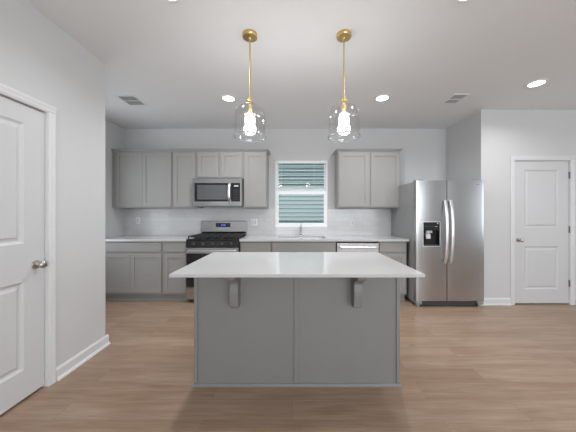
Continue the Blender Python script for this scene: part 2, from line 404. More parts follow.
knob(dr, (x0+0.065, DRY, 0.915), 'Y', -1)
# left door (faces +X)
dl = bpy.data.objects.new('door_2', None); C.objects.link(dl); dl.location = (LX-0.02, (DL0+DL1)/2, 0); dl['kind'] = 'structure'
ya, yb = DL0+0.012, DL1-0.008; w = yb-ya; DLX = LX-0.016
mt = Matrix.Translation((DLX, ya, z0)) @ Matrix.Rotation(PI/2, 4, 'Z')
bm = BM(); panelled(bm, w, h+0.006, 0.035, [(0.145, w-0.145, 0.215-z0, 0.822-z0), (0.145, w-0.145, 1.085-z0, 1.915-z0)], DPROF, mt)
obj('door_slab', bm, 'door', dl)
bm = BM()
box(bm, LX-T, LX+0.002, DL0, ya-0.003, 0, DH); box(bm, LX-T, LX+0.002, yb+0.003, DL1, 0, DH); box(bm, LX-T, LX+0.002, DL0, DL1, DH-0.006, DH)
obj('door_jamb', bm, 'trim', dl)
bm = BM()
for ys, sg in ((DL0+0.005, -1), (DL1-0.002, 1)):
    prism(bm, [(LX+o, ys+sg*a) for a, o in cp], 'Z', 0, DH-0.0028)
prism(bm, [(LX+o, DH-0.003+a) for a, o in cp], 'Y', DL0-0.053, DL1+0.058)
obj('door_casing', bm, 'trim', dl)
knob(dl, (DLX, yb-0.065, 0.925), 'X', 1)
bxo('strike_plate', (DLX-0.001, DLX+0.004, yb-0.002, yb+0.004, 0.89, 0.96), 'nickel', dl)

# ------------------------------------------------------------------ window over the sink
wn = bpy.data.objects.new('window_1', None); C.objects.link(wn); wn.location = ((WX0+WX1)/2, BY, WZ0); wn['kind'] = 'structure'
def frame(bm, x0, x1, y0, y1, z0, z1, t, tb=None, tt=None):
    tb = tb or t; tt = tt or t
    box(bm, x0, x0+t, y0, y1, z0, z1); box(bm, x1-t, x1, y0, y1, z0, z1)
    box(bm, x0+t, x1-t, y0, y1, z0, z0+tb); box(bm, x0+t, x1-t, y0, y1, z1-tt, z1)
bm = BM(); frame(bm, WX0, WX1, BY+0.004, BY+0.08, WZ0, WZ1, 0.028)
obj('window_frame', bm, 'vinyl', wn)
MID = 1.672
bm = BM(); frame(bm, WX0+0.024, WX1-0.024, BY+0.012, BY+0.045, WZ0+0.02, MID, 0.034, 0.045, 0.055)
obj('lower_sash', bm, 'vinyl', wn)
bm = BM(); frame(bm, WX0+0.026, WX1-0.026, BY+0.048, BY+0.07, MID-0.03, WZ1-0.02, 0.026, 0.075, 0.026)
obj('upper_sash', bm, 'vinyl', wn)
bm = BM(); box(bm, WX0+0.05, WX1-0.05, BY+0.030, BY+0.034, WZ0+0.06, MID-0.05); obj('lower_pane', bm, 'pane', wn)
bm = BM(); box(bm, WX0+0.05, WX1-0.05, BY+0.057, BY+0.061, MID+0.04, WZ1-0.04); obj('upper_pane', bm, 'pane', wn)
for x in (WX0+0.10, WX1-0.27):
    bm = BM(); box(bm, x, x+0.045, BY+0.018, BY+0.04, MID, MID+0.012, 0.003); box(bm, x+0.014, x+0.03, BY+0.012, BY+0.03, MID+0.010, MID+0.022, 0.003)
    obj('sash_lock', bm, 'vinyl', wn, smooth=40)

# exterior: neighbouring house and lawn
nh = thing('neighbouring_house', 'teal-grey lap-sided house wall seen outside the kitchen window', 'house', (0, 7.2, -0.4))
bm = BM(); P = 0.113
box(bm, -5, 5.5, 7.19, 7.3, -0.4, 4.3)
for k in range(41):
    z = -0.4+k*P
    prism(bm, [(7.19, z+0.024), (7.19, z+P), (7.165, z+P), (7.125, z+0.024)], 'X', -5, 5.5)
obj('lap_siding', bm, 'siding', nh)
bm = BM(); box(bm, -9, 9, BY+T+0.01, 30, -0.55, -0.4); o = obj('ground', bm, 'grass', kind='structure')

# blind: raised stack is at top, slats open over the upper sash
bl = thing('window_blind', 'white horizontal blind with open slats over upper half of the sink window', 'blind', ((WX0+WX1)/2, BY-0.01, WZ1))
bx0, bx1 = WX0+0.035, WX1-0.035
bxo('headrail', (bx0, bx1, BY-0.02, BY+0.016, WZ1-0.052, WZ1-0.032), 'vinyl', bl, 0.003)
zs = [WZ1-0.080-k*0.0455 for k in range(9)]
for z in zs:
    bm = BM()
    prism(bm, [(BY-0.014, z-0.003), (BY-0.002, z+0.0012), (BY+0.011, z+0.002), (BY+0.011, z), (BY-0.002, z-0.0008), (BY-0.014, z-0.005)], 'X', bx0+0.004, bx1-0.004)
    obj('slat', bm, 'vinyl', bl)
bxo('bottom_rail', (bx0+0.002, bx1-0.002, BY-0.022, BY+0.015, MID+0.046, MID+0.060), 'vinyl', bl, 0.003)
for x in (bx0+0.07, bx1-0.20):
    bm = BM(); tube(bm, [(x, BY-0.026, WZ1-0.05), (x, BY-0.026, MID+0.03)], 0.0015, 6, up=(1, 0, 0)); obj('ladder_cord', bm, 'vinyl', bl)
bm = BM(); tube(bm, [(bx0+0.03, BY-0.03, WZ1-0.06), (bx0+0.03, BY-0.03, 1.72)], 0.003, 8, up=(1, 0, 0)); obj('tilt_wand', bm, 'plastic', bl)

# ------------------------------------------------------------------ wall cabinets
SH = [(0.0, 0.009), (0.001, 0.0095)]     # shaker recess
def shaker(name, x0, x1, z0, z1, y, parent, m='cab', rail=0.057, slab=False):
    bm = BM(); w = x1-x0; h = z1-z0
    panelled(bm, w, h, 0.019, [] if slab else [(rail, w-rail, rail, h-rail)], SH, at(x0, y, z0))
    return obj(name, bm, m, parent)
UF = 4.125      # face-frame plane of the upper cabinets
UZ0, UZ1 = 1.378, 2.288
def wall_cab(label, x0, x1, z0, z1, doors, group):
    t = thing('wall_cabinet', label, 'cabinet', ((x0+x1)/2, BY, z0), group)
    bm = BM(); e = 0.0006
    box(bm, x0+e, x1-e, UF, BY-0.001, z0, z1, 0.001)
    obj('cabinet_body', bm, 'cab', t)
    for a, b in doors: shaker('cabinet_door', a, b, z0+0.022, z1-0.022, UF-0.020, t)
    return t
B = [-2.842, -1.925, -1.540, -0.778, -0.402]
G = 'grey upper cabinets left of the window'
wall_cab('wide grey two-door wall cabinet against the left wall, leftmost upper', B[0]-0.055, B[1], UZ0, UZ1, [(B[0]+0.018, -2.405), (-2.401, B[1]-0.018)], None)
wall_cab('narrow grey single-door wall cabinet just left of the microwave', B[1], B[2], UZ0, UZ1, [(B[1]+0.022, B[2]-0.016)], None)
wall_cab('short grey two-door wall cabinet directly above the microwave', B[2], B[3], 1.846, UZ1, [(B[2]+0.025, -1.180), (-1.142, B[3]-0.025)], None)
wall_cab('narrow grey single-door wall cabinet between the microwave and the window', B[3], B[4], UZ0, UZ1, [(B[3]+0.018, B[4]-0.016)], None)
R0, R1 = 0.738, 1.745
wall_cab('grey two-door wall cabinet between the window and the refrigerator', R0, R1, UZ0, UZ1, [(R0+0.018, 1.228), (1.268, R1-0.018)], None)
def crown(label, x0, x1, left=True, right=True):
    z = UZ1; prof = [(0, z-0.004), (0.006, z-0.004), (0.010, z+0.006), (0.022, z+0.022), (0.030, z+0.026), (0.030, z+0.036), (0, z+0.036)]
    bm = BM(); yo = UF-0.002
    # front + returns built as one mitred sweep
    path = []
    if left: path.append(((x0, BY-0.002), (-1, 0)))
    path.append(((x0, yo), (-1 if left else 0, -1))); path.append(((x1, yo), (1 if right else 0, -1)))
    if right: path.append(((x1, BY-0.002), (1, 0)))
    rings = [[bm.verts.new((p[0]+d[0]*o, p[1]+d[1]*o, zz)) for o, zz in prof] for p, d in path]
    n = len(prof)
    for a, b in zip(rings, rings[1:]):
        for k in range(n-1): bm.faces.new((a[k], a[k+1], b[k+1], b[k]))
    bm.faces.new(rings[0]); bm.faces.new(rings[-1][::-1])
    bm.faces.new([r[-1] for r in rings]); 
    return tag(obj('crown_moulding', bm, 'cab'), label, 'moulding')
crown('long grey crown moulding on top of the cabinets left of the window', KX+0.004, B[4], False, True)
crown('short grey crown moulding on top of the cabinet right of the window', R0, R1)

# ------------------------------------------------------------------ base cabinets
FY = 3.735      # face frame plane
CT = 0.915
def base_cab(label, x0, x1, drawers, doors, side_l=False):
    t = thing('base_cabinet', label, 'cabinet', ((x0+x1)/2, BY, 0))
    bm = BM(); e = 0.0006
    box(bm, x0+e, x1-e, FY, BY-0.001, 0.105, CT-0.031, 0.001)
    obj('cabinet_body', bm, 'cab', t)
    bm = BM(); box(bm, x0+e, x1-e, FY+0.06, BY-0.01, 0.0, 0.104)
    prism(bm, [(FY+0.059, 0), (FY+0.045, 0), (FY+0.047, 0.010), (FY+0.053, 0.016), (FY+0.059, 0.018)], 'X', x0+e, x1-e)
    obj('toe_kick', bm, 'cab', t)
    for a, b in drawers: shaker('drawer_front', a, b, 0.735, 0.862, FY-0.020, t, slab=True)
    for a, b in doors: shaker('cabinet_door', a, b, 0.135, 0.705, FY-0.020, t)
    return t
base_cab('wide grey base cabinet with one drawer over two doors, against the left wall', KX+0.003, -1.885, [(KX+0.06, -1.901)], [(KX+0.06, -2.352), (-2.348, -1.901)])
base_cab('narrow grey base cabinet with drawer and door just left of the range', -1.885, -1.528, [(-1.869, -1.544)], [(-1.869, -1.544)])
base_cab('grey base cabinet between the range and the sink', -0.758, -0.300, [(-0.742, -0.316)], [(-0.742, -0.316)])
# sink base: hollow so the bowl has room
SX0, SX1 = -0.300, 0.645
t = thing('base_cabinet', 'grey sink base cabinet with false front below the window', 'cabinet', ((SX0+SX1)/2, BY, 0))
bm = BM()
box(bm, SX0, SX0+0.018, FY, BY-0.001, 0.105, CT-0.031); box(bm, SX1-0.018, SX1-0.001, FY, BY-0.001, 0.105, CT-0.031)
box(bm, SX0+0.018, SX1-0.018, FY, BY-0.001, 0.105, 0.125); box(bm, SX0+0.018, SX1-0.018, FY, FY+0.018, 0.125, CT-0.031)
obj('cabinet_body', bm, 'cab', t)
bm = BM(); box(bm, SX0, SX1, FY+0.06, BY-0.01, 0, 0.104); obj('toe_kick', bm, 'cab', t)
shaker('drawer_front', SX0+0.016, SX1-0.016, 0.735, 0.862, FY-0.020, t, slab=True)
shaker('cabinet_door', SX0+0.016, 0.170, 0.135, 0.705, FY-0.020, t); shaker('cabinet_door', 0.174, SX1-0.016, 0.135, 0.705, FY-0.020, t)
base_cab('narrow grey base cabinet between the dishwasher and the refrigerator', 1.262, 1.672, [(1.278, 1.650)], [(1.278, 1.650)])

# countertops
CY = 3.69
bm = BM(); box(bm, KX+0.002, -1.528, CY, BY-0.010, CT-0.030, CT, 0.003)
tag(obj('countertop', bm, 'quartz', smooth=30), 'white quartz countertop on the cabinets left of the range', 'countertop')
kx0, kx1, ky0, ky1 = -0.215, 0.525, 3.83, 4.25
bm = BM()
x0, x1 = -0.758, 1.690
def slab_hole(bm, x0, x1, y0, y1, z0, z1, hx0, hx1, hy0, hy1):
    o = [(x0, y0), (x1, y0), (x1, y1), (x0, y1)]; i = [(hx0, hy0), (hx1, hy0), (hx1, hy1), (hx0, hy1)]
    V = {}
    for nm, P in (('o', o), ('i', i)):
        for zt in (z0, z1): V[nm, zt] = [bm.verts.new((*p, zt)) for p in P]
    for k in range(4):
        j = (k+1) % 4
        for z in (z0, z1): bm.faces.new((V['o', z][k], V['o', z][j], V['i', z][j], V['i', z][k]))
        for nm in 'oi': bm.faces.new((V[nm, z0][k], V[nm, z0][j], V[nm, z1][j], V[nm, z1][k]))
slab_hole(bm, x0, x1, CY, BY-0.010, CT-0.030, CT, kx0, kx1, ky0, ky1)
tag(obj('countertop', bm, 'quartz'), 'long white quartz countertop with the sink cut-out, below the window', 'countertop')

# sink
sk = thing('kitchen_sink', 'stainless undermount kitchen sink in the countertop below the window', 'sink', ((kx0+kx1)/2, (ky0+ky1)/2, 0.66))
bm = BM(); a0, a1, b0, b1, zt, zb = kx0-0.010, kx1+0.010, ky0-0.010, ky1+0.010, CT-0.031, 0.68
def ring(ix, z): return [bm.verts.new(p) for p in ((a0+ix, b0+ix, z), (a1-ix, b0+ix, z), (a1-ix, b1-ix, z), (a0+ix, b1-ix, z))]
rs = [ring(-0.015, zt), ring(0.0, zt), ring(0.012, zb+0.03), ring(0.035, zb), ring(0.033, zb-0.003), ring(0.010, zb+0.026), ring(-0.002, zt-0.004), ring(-0.015, zt-0.004)]
for p, q in zip(rs, rs[1:]+rs[:1]):
    if p is rs[3]: pass
    for k in range(4): bm.faces.new((p[k], p[(k+1) % 4], q[(k+1) % 4], q[k]))
bm.faces.new(rs[3]); bm.faces.new(rs[4][::-1])
obj('bowl', bm, 'steel', sk)
bm = BM(); lathe(bm, [(0.042, 0), (0.042, 0.003), (0.03, 0.004), (0.028, 0.001)], ((kx0+kx1)/2, (ky0+ky1)/2+0.05, zb+0.0005)); obj('drain', bm, 'chrome', sk, smooth=40)
# faucet
fx, fy = 0.150, 4.315
fc = thing('faucet', 'chrome single-handle faucet behind the sink below the window', 'faucet', (fx, fy, CT))
bm = BM(); lathe(bm, [(0.030, 0), (0.030, 0.006), (0.024, 0.012), (0.020, 0.02), (0.019, 0.10), (0.023, 0.115), (0.023, 0.135), (0.018, 0.15), (0.006, 0.156)], (fx, fy, CT)); obj('faucet_body', bm, 'chrome', fc, smooth=40)
bm = BM(); sweep(bm, [(fx, fy-0.005, CT+0.085), (fx, fy-0.05, CT+0.125), (fx, fy-0.11, CT+0.142), (fx, fy-0.17, CT+0.128), (fx, fy-0.20, CT+0.095), (fx, fy-0.205, CT+0.07)], [0.014, 0.013, 0.0125, 0.0125, 0.014, 0.014], [0.014, 0.013, 0.0125, 0.0125, 0.014, 0.014], up=(1, 0, 0), seg=16); obj('spout', bm, 'chrome', fc, smooth=60)
bm = BM(); sweep(bm, [(fx, fy, CT+0.150), (fx+0.002, fy+0.01, CT+0.165), (fx+0.012, fy+0.025, CT+0.205)], [0.010, 0.008, 0.006], [0.010, 0.007, 0.005], up=(1, 0, 0)); obj('handle', bm, 'chrome', fc, smooth=60)

# outlets on the backsplash
def outlet(x, z, label, gangs=1):
    w = 0.070 if gangs == 1 else 0.115; y = ty0
    t = thing('wall_outlet', label, 'outlet', (x, y, z))
    bm = BM(); box(bm, x-w/2, x+w/2, y-0.005, y-0.0002, z-0.057, z+0.057, 0.002); obj('cover_plate', bm, 'white_plastic', t, smooth=40)
    for g in range(gangs):
        cx = x if gangs == 1 else x+(-0.023, 0.023)[g]
        bm = BM()
        box(bm, cx-0.0165, cx+0.0165, y-0.0075, y-0.0045, z-0.033, z+0.033, 0.001)
        rc = obj('receptacle', bm, 'plastic', t)
        for dz in (-0.019, 0.013):
            for dx in (-0.007, 0.005): bxo('slot', (cx+dx, cx+dx+0.002, y-0.0082, y-0.0074, z+dz, z+dz+0.009), 'darkslot', rc)
outlet(-0.655, 1.135, 'white double outlet plate on the backsplash just right of the range', 2)
outlet(1.045, 1.125, 'white outlet plate on the backsplash right of the sink window')
outlet(-2.66, 1.165, 'white outlet plate on the backsplash near the left wall')

# ------------------------------------------------------------------ gas range
gx0, gx1 = -1.524, -0.762; gf = 3.68; gcx = (gx0+gx1)/2
rg = thing('gas_range', 'stainless steel gas range with black cooktop between the base cabinets', 'range', (gcx, 4.05, 0))
bm = BM(); box(bm, gx0+0.001, gx1-0.001, gf+0.03, 4.40, 0.03, 0.893, 0.002)
obj('range_body', bm, 'black', rg, smooth=30)
bm = BM(); box(bm, gx0, gx1, gf+0.005, 4.28, 0.894, 0.918, 0.005); obj('cooktop', bm, 'black', rg, smooth=30)
# front control panel
bm = BM(); prism(bm, [(gf+0.03, 0.80), (gf-0.004, 0.805), (gf+0.008, 0.893), (gf+0.03, 0.893)], 'X', gx0, gx1); cpn = obj('control_panel', bm, 'black', rg)
for k in range(5):
    x = gcx + (k-2)*0.135
    bm = BM(); lathe(bm, [(0.023, 0), (0.022, -0.010), (0.017, -0.014), (0.016, -0.028), (0.014, -0.030)], (x, gf-0.001, 0.848), 'Y', 20)
    box(bm, x-0.004, x+0.004, gf-0.034, gf-0.026, 0.832, 0.864, 0.001)
    obj('control_knob', bm, 'rubber', cpn, smooth=40)
# oven door
od = obj('oven_door', box(BM(), gx0+0.003, gx1-0.003, gf-0.012, gf+0.029, 0.225, 0.796, 0.004), 'steel', rg, smooth=30)
bm = BM(); box(bm, gx0+0.012, gx1-0.012, gf-0.016, gf-0.0115, 0.235, 0.715, 0.001); obj('oven_window', bm, 'blackglass', od)
bm = BM(); sweep(bm, [(gx0+0.035, gf-0.050, 0.757), (gcx, gf-0.053, 0.757), (gx1-0.035, gf-0.050, 0.757)], 0.012, 0.010, up=(0, 0, 1))
for x in (gx0+0.055, gx1-0.055): box(bm, x-0.010, x+0.010, gf-0.050, gf-0.011, 0.749, 0.765, 0.002)
obj('oven_handle', bm, 'handle', od, smooth=50)
bm = BM(); box(bm, gx0+0.003, gx1-0.003, gf-0.012, gf+0.029, 0.055, 0.218, 0.004); obj('storage_drawer', bm, 'steel', rg, smooth=30)
# backguard
bm = BM(); prism(bm, [(4.285, 0.90), (4.285, 0.965), (4.262, 0.985), (4.268, 1.155), (4.280, 1.162), (4.40, 1.162), (4.40, 0.90)], 'X', gx0+0.004, gx1-0.004)
bg_ = obj('backguard', bm, 'steel', rg)
bm = BM(); box(bm, gx0+0.02, gx1-0.02, 4.276, 4.286, 0.921, 0.968); obj('vent_strip', bm, 'black', bg_)
bm = BM(); box(bm, gcx-0.125, gcx+0.115, 4.261, 4.270, 1.060, 1.128, 0.001); dsp = obj('display', bm, 'blackglass', bg_)
bm = BM()
def seg7(bm, x, z, s, segs, y):
    w, t = s*0.5, s*0.12
    D = {'a': (0, s, w, 'h'), 'g': (0, s/2, w, 'h'), 'd': (0, 0, w, 'h'), 'f': (0, s/2, s/2, 'v'), 'e': (0, 0, s/2, 'v'), 'b': (w, s/2, s/2, 'v'), 'c': (w, 0, s/2, 'v')}
    for q in segs:
        dx, dz, l, k = D[q]
        if k == 'h': box(bm, x+dx, x+dx+l, y, y+0.001, z+dz-t/2, z+dz+t/2)
        else: box(bm, x+dx-t/2, x+dx+t/2, y, y+0.001, z+dz, z+dz+l)
for dx, sg in ((-0.035, 'bc'), (-0.015, 'abged'), (0.012, 'abcdef'), (0.032, 'abcdef')): seg7(bm, gcx+dx-0.012, 1.080, 0.026, sg, 4.2595)
obj('clock_digits', bm, 'blue', dsp)
for k in range(4):
    for sx in (-1, 1):
        bm = BM(); box(bm, gcx+sx*0.085-0.022+(k % 2)*0.024, gcx+sx*0.085-0.006+(k % 2)*0.024, 4.2598, 4.2612, 1.073+(k//2)*0.026, 1.085+(k//2)*0.026); obj('touch_button', bm, 'rubber', dsp)
# burners and grates
for bxn, byn, r in ((-0.25, 0.14, 0.05), (0.25, 0.14, 0.05), (-0.25, 0.43, 0.042), (0.25, 0.43, 0.042), (0.0, 0.285, 0.045)):
    bm = BM(); lathe(bm, [(r, 0), (r, 0.008), (r*0.8, 0.010), (r*0.8, 0.018), (r*0.5, 0.021), (0.004, 0.021)], (gcx+bxn, gf+byn, 0.9185), seg=24); obj('burner', bm, 'iron', rg, smooth=40)
for g in range(3):
    xa = gx0+0.022+g*0.243; xb = xa+0.232; ya_, yb_ = gf+0.03, gf+0.555; zg = 0.952; r = 0.0065
    bm = BM()
    def bar(p, q):
        (x_0, y_0), (x_1, y_1) = p, q
        box(bm, min(x_0, x_1)-r, max(x_0, x_1)+r, min(y_0, y_1)-r, max(y_0, y_1)+r, zg-0.008, zg+0.008, 0.002)
    bar((xa, ya_), (xb, ya_)); bar((xa, yb_), (xb, yb_)); bar((xa, ya_), (xa, yb_)); bar((xb, ya_), (xb, yb_))
    xm = (xa+xb)/2; bar((xm, ya_), (xm, yb_))
    for fy_ in (0.14, 0.285, 0.43): bar((xa, gf+fy_), (xb, gf+fy_))
    for x in (xa, xb):
        for y in (ya_, (ya_+yb_)/2, yb_): box(bm, x-r, x+r, y-r, y+r, 0.9185, zg)
    obj('grate', bm, 'iron', rg, smooth=30)
for x in (gx0+0.04, gx1-0.04):
    for y in (gf+0.07, 4.34): obj('foot', lathe(BM(), [(0.018, 0), (0.018, 0.03)], (x, y, 0), seg=12), 'rubber', rg)

# ------------------------------------------------------------------ microwave
mx0, mx1, mf, mz0, mz1 = -1.556, -0.790, 4.02, 1.397, 1.843
mw = thing('microwave', 'stainless over-the-range microwave mounted under the short wall cabinet', 'microwave', ((mx0+mx1)/2, 4.2, mz0))
bm = BM(); box(bm, mx0+0.002, mx1-0.002, mf+0.035, BY-0.010, mz0, mz1, 0.002); obj('microwave_body', bm, 'steel_side', mw, smooth=30)
# door with inset window, stainless top and bottom rails
bm = BM(); w = 0.605+0.139; hh = mz1-mz0-0.012
panelled(bm, mx1-mx0, hh, 0.034, [(0.022, mx1-mx0-0.022, 0.065, hh-0.075)], [(0.001, 0.004)], at(mx0, mf, mz0+0.012))
md = obj('microwave_front', bm, 'steel', mw)
wz0, wz1 = mz0+0.012+0.068, mz0+0.012+hh-0.078
bm = BM(); panelled(bm, 0.565, wz1-wz0, 0.004, [(0.04, 0.510, 0.028, wz1-wz0-0.028)], [(0.001, 0.0012)], at(mx0+0.026, mf-0.0005, wz0)); gl = obj('door_glass', bm, 'blackglass', mw)
bm = BM(); box(bm, mx0+0.068, mx0+0.534, mf+0.000, mf+0.0016, wz0+0.030, wz1-0.030); obj('window_screen', bm, 'mwglass', gl)
bm = BM(); box(bm, mx0+0.597, mx1-0.026, mf-0.0005, mf+0.0035, wz0, wz1); kp = obj('keypad', bm, 'blackglass', mw)
bm = BM(); box(bm, mx0+0.645, mx0+0.712, mf-0.0012, mf-0.0006, wz1-0.055, wz1-0.035); obj('display', bm, 'plastic', kp)
for r_ in range(5):
    for c_ in range(3):
        bm = BM(); xx = mx0+0.632+c_*0.031; zz = wz0+0.03+r_*0.036; box(bm, xx, xx+0.018, mf-0.0011, mf-0.0006, zz, zz+0.011); obj('key', bm, 'rubber', kp)
hx = mx0+0.575
bm = BM(); sweep(bm, [(hx, mf-0.004, wz1-0.004), (hx, mf-0.030, wz1-0.02), (hx, mf-0.042, (wz0+wz1)/2+0.07), (hx, mf-0.045, (wz0+wz1)/2), (hx, mf-0.042, (wz0+wz1)/2-0.07), (hx, mf-0.030, wz0+0.02), (hx, mf-0.004, wz0+0.004)], 0.019, 0.008, up=(0, 1, 0.0001), seg=14)
obj('door_handle', bm, 'handle', mw, smooth=60)
bm = BM()
for k in range(18): box(bm, mx0+0.04+k*0.038, mx0+0.068+k*0.038, mf-0.0008, mf+0.0004, mz1-0.012, mz1-0.006)
obj('vent_slots', bm, 'darkslot', md)

# ------------------------------------------------------------------ dishwasher
dx0, dx1 = 0.648, 1.259
dw = thing('dishwasher', 'stainless steel dishwasher with bar handle under the right countertop', 'dishwasher', ((dx0+dx1)/2, 4.0, 0))
bm = BM(); box(bm, dx0+0.004, dx1-0.004, FY+0.005, BY-0.02, 0.05, CT-0.035); obj('dishwasher_tub', bm, 'rubber', dw)
bm = BM(); box(bm, dx0+0.004, dx1-0.004, FY-0.026, FY+0.004, 0.115, 0.858, 0.004); ddoor = obj('dishwasher_door', bm, 'steel', dw, smooth=30)
bm = BM(); box(bm, dx0+0.006, dx1-0.006, FY-0.008, FY+0.004, 0.859, 0.881); obj('control_strip', bm, 'black', dw)
bm = BM(); sweep(bm, [(dx0+0.05, FY-0.062, 0.800), ((dx0+dx1)/2, FY-0.066, 0.800), (dx1-0.05, FY-0.062, 0.800)], 0.016, 0.009, up=(0, 1, 0.0001))
for x in (dx0+0.065, dx1-0.065): box(bm, x-0.010, x+0.010, FY-0.062, FY-0.025, 0.79, 0.81, 0.002)
obj('door_handle', bm, 'handle', ddoor, smooth=50)
bm = BM(); box(bm, dx0+0.004, dx1-0.004, FY+0.05, FY+0.06, 0.0, 0.112); obj('toe_kick', bm, 'rubber', dw)

# ------------------------------------------------------------------ refrigerator
rx0, rx1, rf, rz1 = 1.704, 2.640, 3.51, 1.742
rs_ = 2.128     # split between doors
fr = thing('refrigerator', 'stainless side-by-side refrigerator with ice dispenser, in the alcove', 'refrigerator', ((rx0+rx1)/2, 3.95, 0))
bm = BM(); box(bm, rx0+0.004, rx1-0.004, rf+0.085, 4.39, 0.045, rz1-0.012, 0.004); obj('refrigerator_body', bm, 'steel_side', fr, smooth=30)
def curved_door(bm, x0, x1, y, d, z0, z1, bow, hole=None):
    """door with slightly bowed front; hole=(hx0,hx1,hz0,hz1,depth)"""
    xs = [x0+(x1-x0)*k/12 for k in range(13)]
    zs = [z0, z1]
    if hole:
        xs = sorted(set([x for x in xs if abs(x-hole[0]) > 0.012 and abs(x-hole[1]) > 0.012]+[hole[0], hole[1]])); zs = [z0, hole[2], hole[3], z1]
    def yy(x):
        u = (x-x0)/(x1-x0); e = min(u, 1-u)*(x1-x0)
        r = 0.006; inner = abs(x-rs_) < 0.02; rd = 0 if (e > r or inner) else r-math.sqrt(max(0, r*r-(r-e)**2))
        return y+bow*(2*u-1)**2+rd*0.8
    xs = sorted(set(xs+[x0+0.001, x0+0.003, x0+0.006, x1-0.001, x1-0.003, x1-0.006]))
    fv = {(i, j): bm.verts.new((x, yy(x), z)) for i, x in enumerate(xs) for j, z in enumerate(zs)}
    bv = {(i, j): bm.verts.new((x, y+d, z)) for i, x in enumerate(xs) for j, z in enumerate(zs)}
    nx, nz = len(xs), len(zs)
    inh = lambda i, j: hole and j == 1 and hole[0]-1e-6 <= xs[i] and xs[i+1] <= hole[1]+1e-6
    hs = [i for i in range(nx-1) if inh(i, 1)] if hole else []
    for i in range(nx-1):
        for j in range(nz-1):
            if not inh(i, j): bm.faces.new((fv[i, j], fv[i+1, j], fv[i+1, j+1], fv[i, j+1]))
            bm.faces.new((bv[i, j], bv[i, j+1], bv[i+1, j+1], bv[i+1, j]))
        bm.faces.new((fv[i, 0], bv[i, 0], bv[i+1, 0], fv[i+1, 0])); bm.faces.new((fv[i, nz-1], fv[i+1, nz-1], bv[i+1, nz-1], bv[i, nz-1]))
    for j in range(nz-1):
        bm.faces.new((fv[0, j], fv[0, j+1], bv[0, j+1], bv[0, j])); bm.faces.new((fv[nx-1, j], bv[nx-1, j], bv[nx-1, j+1], fv[nx-1, j+1]))
    if hole:
        i0, i1 = hs[0], hs[-1]+1; hv = {(i, j): bm.verts.new((xs[i], y+hole[4], zs[j])) for i in range(i0, i1+1) for j in (1, 2)}
        for i in range(i0, i1):
            bm.faces.new((hv[i, 1], hv[i+1, 1], hv[i+1, 2], hv[i, 2]))
            bm.faces.new((fv[i, 1], fv[i+1, 1], hv[i+1, 1], hv[i, 1])); bm.faces.new((fv[i, 2], hv[i, 2], hv[i+1, 2], fv[i+1, 2]))
        for i in (i0, i1): bm.faces.new((fv[i, 1], hv[i, 1], hv[i, 2], fv[i, 2]))
    return bm
hz = (1.800, 2.026, 0.842, 1.170)
bm = BM(); curved_door(bm, rx0, rs_-0.0055, rf, 0.078, 0.088, rz1, 0.006, (*hz, 0.066)); fd = obj('freezer_door', bm, 'steel', fr, smooth=40)
bm = BM(); curved_door(bm, rs_+0.0055, rx1, rf, 0.078, 0.088, rz1, 0.006); rd_ = obj('refrigerator_door', bm, 'steel', fr, smooth=40)
for x in (rs_-0.036, rs_+0.040):
    z0_, z1_ = 0.612, 1.468; n = 11; pts = []
    for k in range(n):
        u = k/(n-1); pts.append((x, rf-0.012-0.052*math.sin(PI*u)**0.55, z0_+(z1_-z0_)*u))
    bm = BM(); sweep(bm, pts, 0.021, 0.011, up=(0, 1, 0.0001), seg=14); obj('door_handle', bm, 'handle', fd if x < rs_ else rd_, smooth=60)
bxo('door_gasket', (rs_-0.02, rs_+0.02, rf+0.0785, rf+0.0845, 0.09, rz1-0.015), 'rubber', fr)
bxo('door_gap_shade', (rs_-0.005, rs_+0.005, rf+0.009, rf+0.078, 0.09, rz1-0.002), 'black', fr)  # black strip put in as the shade in the gap between the doors
# dispenser
a0, a1, c0, c1 = hz
ds = obj('dispenser', box(BM(), a0+0.001, a1-0.001, rf+0.062, rf+0.0655, c0+0.001, c1-0.001), 'black', fd)
for q0 in (a0+0.001, a1-0.004): bxo('dispenser_liner', (q0, q0+0.003, rf+0.008, rf+0.062, c0+0.001, c1-0.001), 'black', ds)
bm = BM(); box(bm, a0+0.004, a1-0.004, rf+0.004, rf+0.06, c1-0.115, c1-0.002, 0.002); cpd = obj('control_panel', bm, 'black', ds)
for k in range(5):
    bm = BM(); box(bm, a0+0.03+k*0.035, a0+0.05+k*0.035, rf+0.0025, rf+0.004, c1-0.065, c1-0.055); obj('touch_button', bm, 'plastic' if k == 4 else 'rubber', cpd)
bm = BM(); box(bm, a1-0.034, a1-0.018, rf+0.0025, rf+0.004, c1-0.026, c1-0.012); obj('energy_sticker', bm, 'white_plastic', cpd)
bm = BM(); box(bm, a0+0.055, a0+0.135, rf+0.018, rf+0.06, c1-0.150, c1-0.118, 0.004); obj('ice_chute', bm, 'plastic', ds, smooth=40)
bm = BM(); prism(bm, [(rf+0.055, c1-0.15), (rf+0.022, c1-0.165), (rf+0.015, c1-0.225), (rf+0.022, c1-0.23), (rf+0.06, c1-0.19)], 'X', a0+0.05, a0+0.11); obj('paddle', bm, 'plastic', ds)
bm = BM(); box(bm, a0+0.006, a1-0.006, rf+0.006, rf+0.06, c0+0.002, c0+0.016, 0.002)
for k in range(9): box(bm, a0+0.02+k*0.022, a0+0.026+k*0.022, rf+0.01, rf+0.055, c0+0.015, c0+0.019)
obj('drip_tray', bm, 'rubber', ds)
# trim ring around dispenser
bm = BM(); frame(bm, a0-0.008, a1+0.008, rf-0.0025, rf+0.004, c0-0.008, c1+0.008, 0.008); obj('dispenser_trim', bm, 'handle', ds)
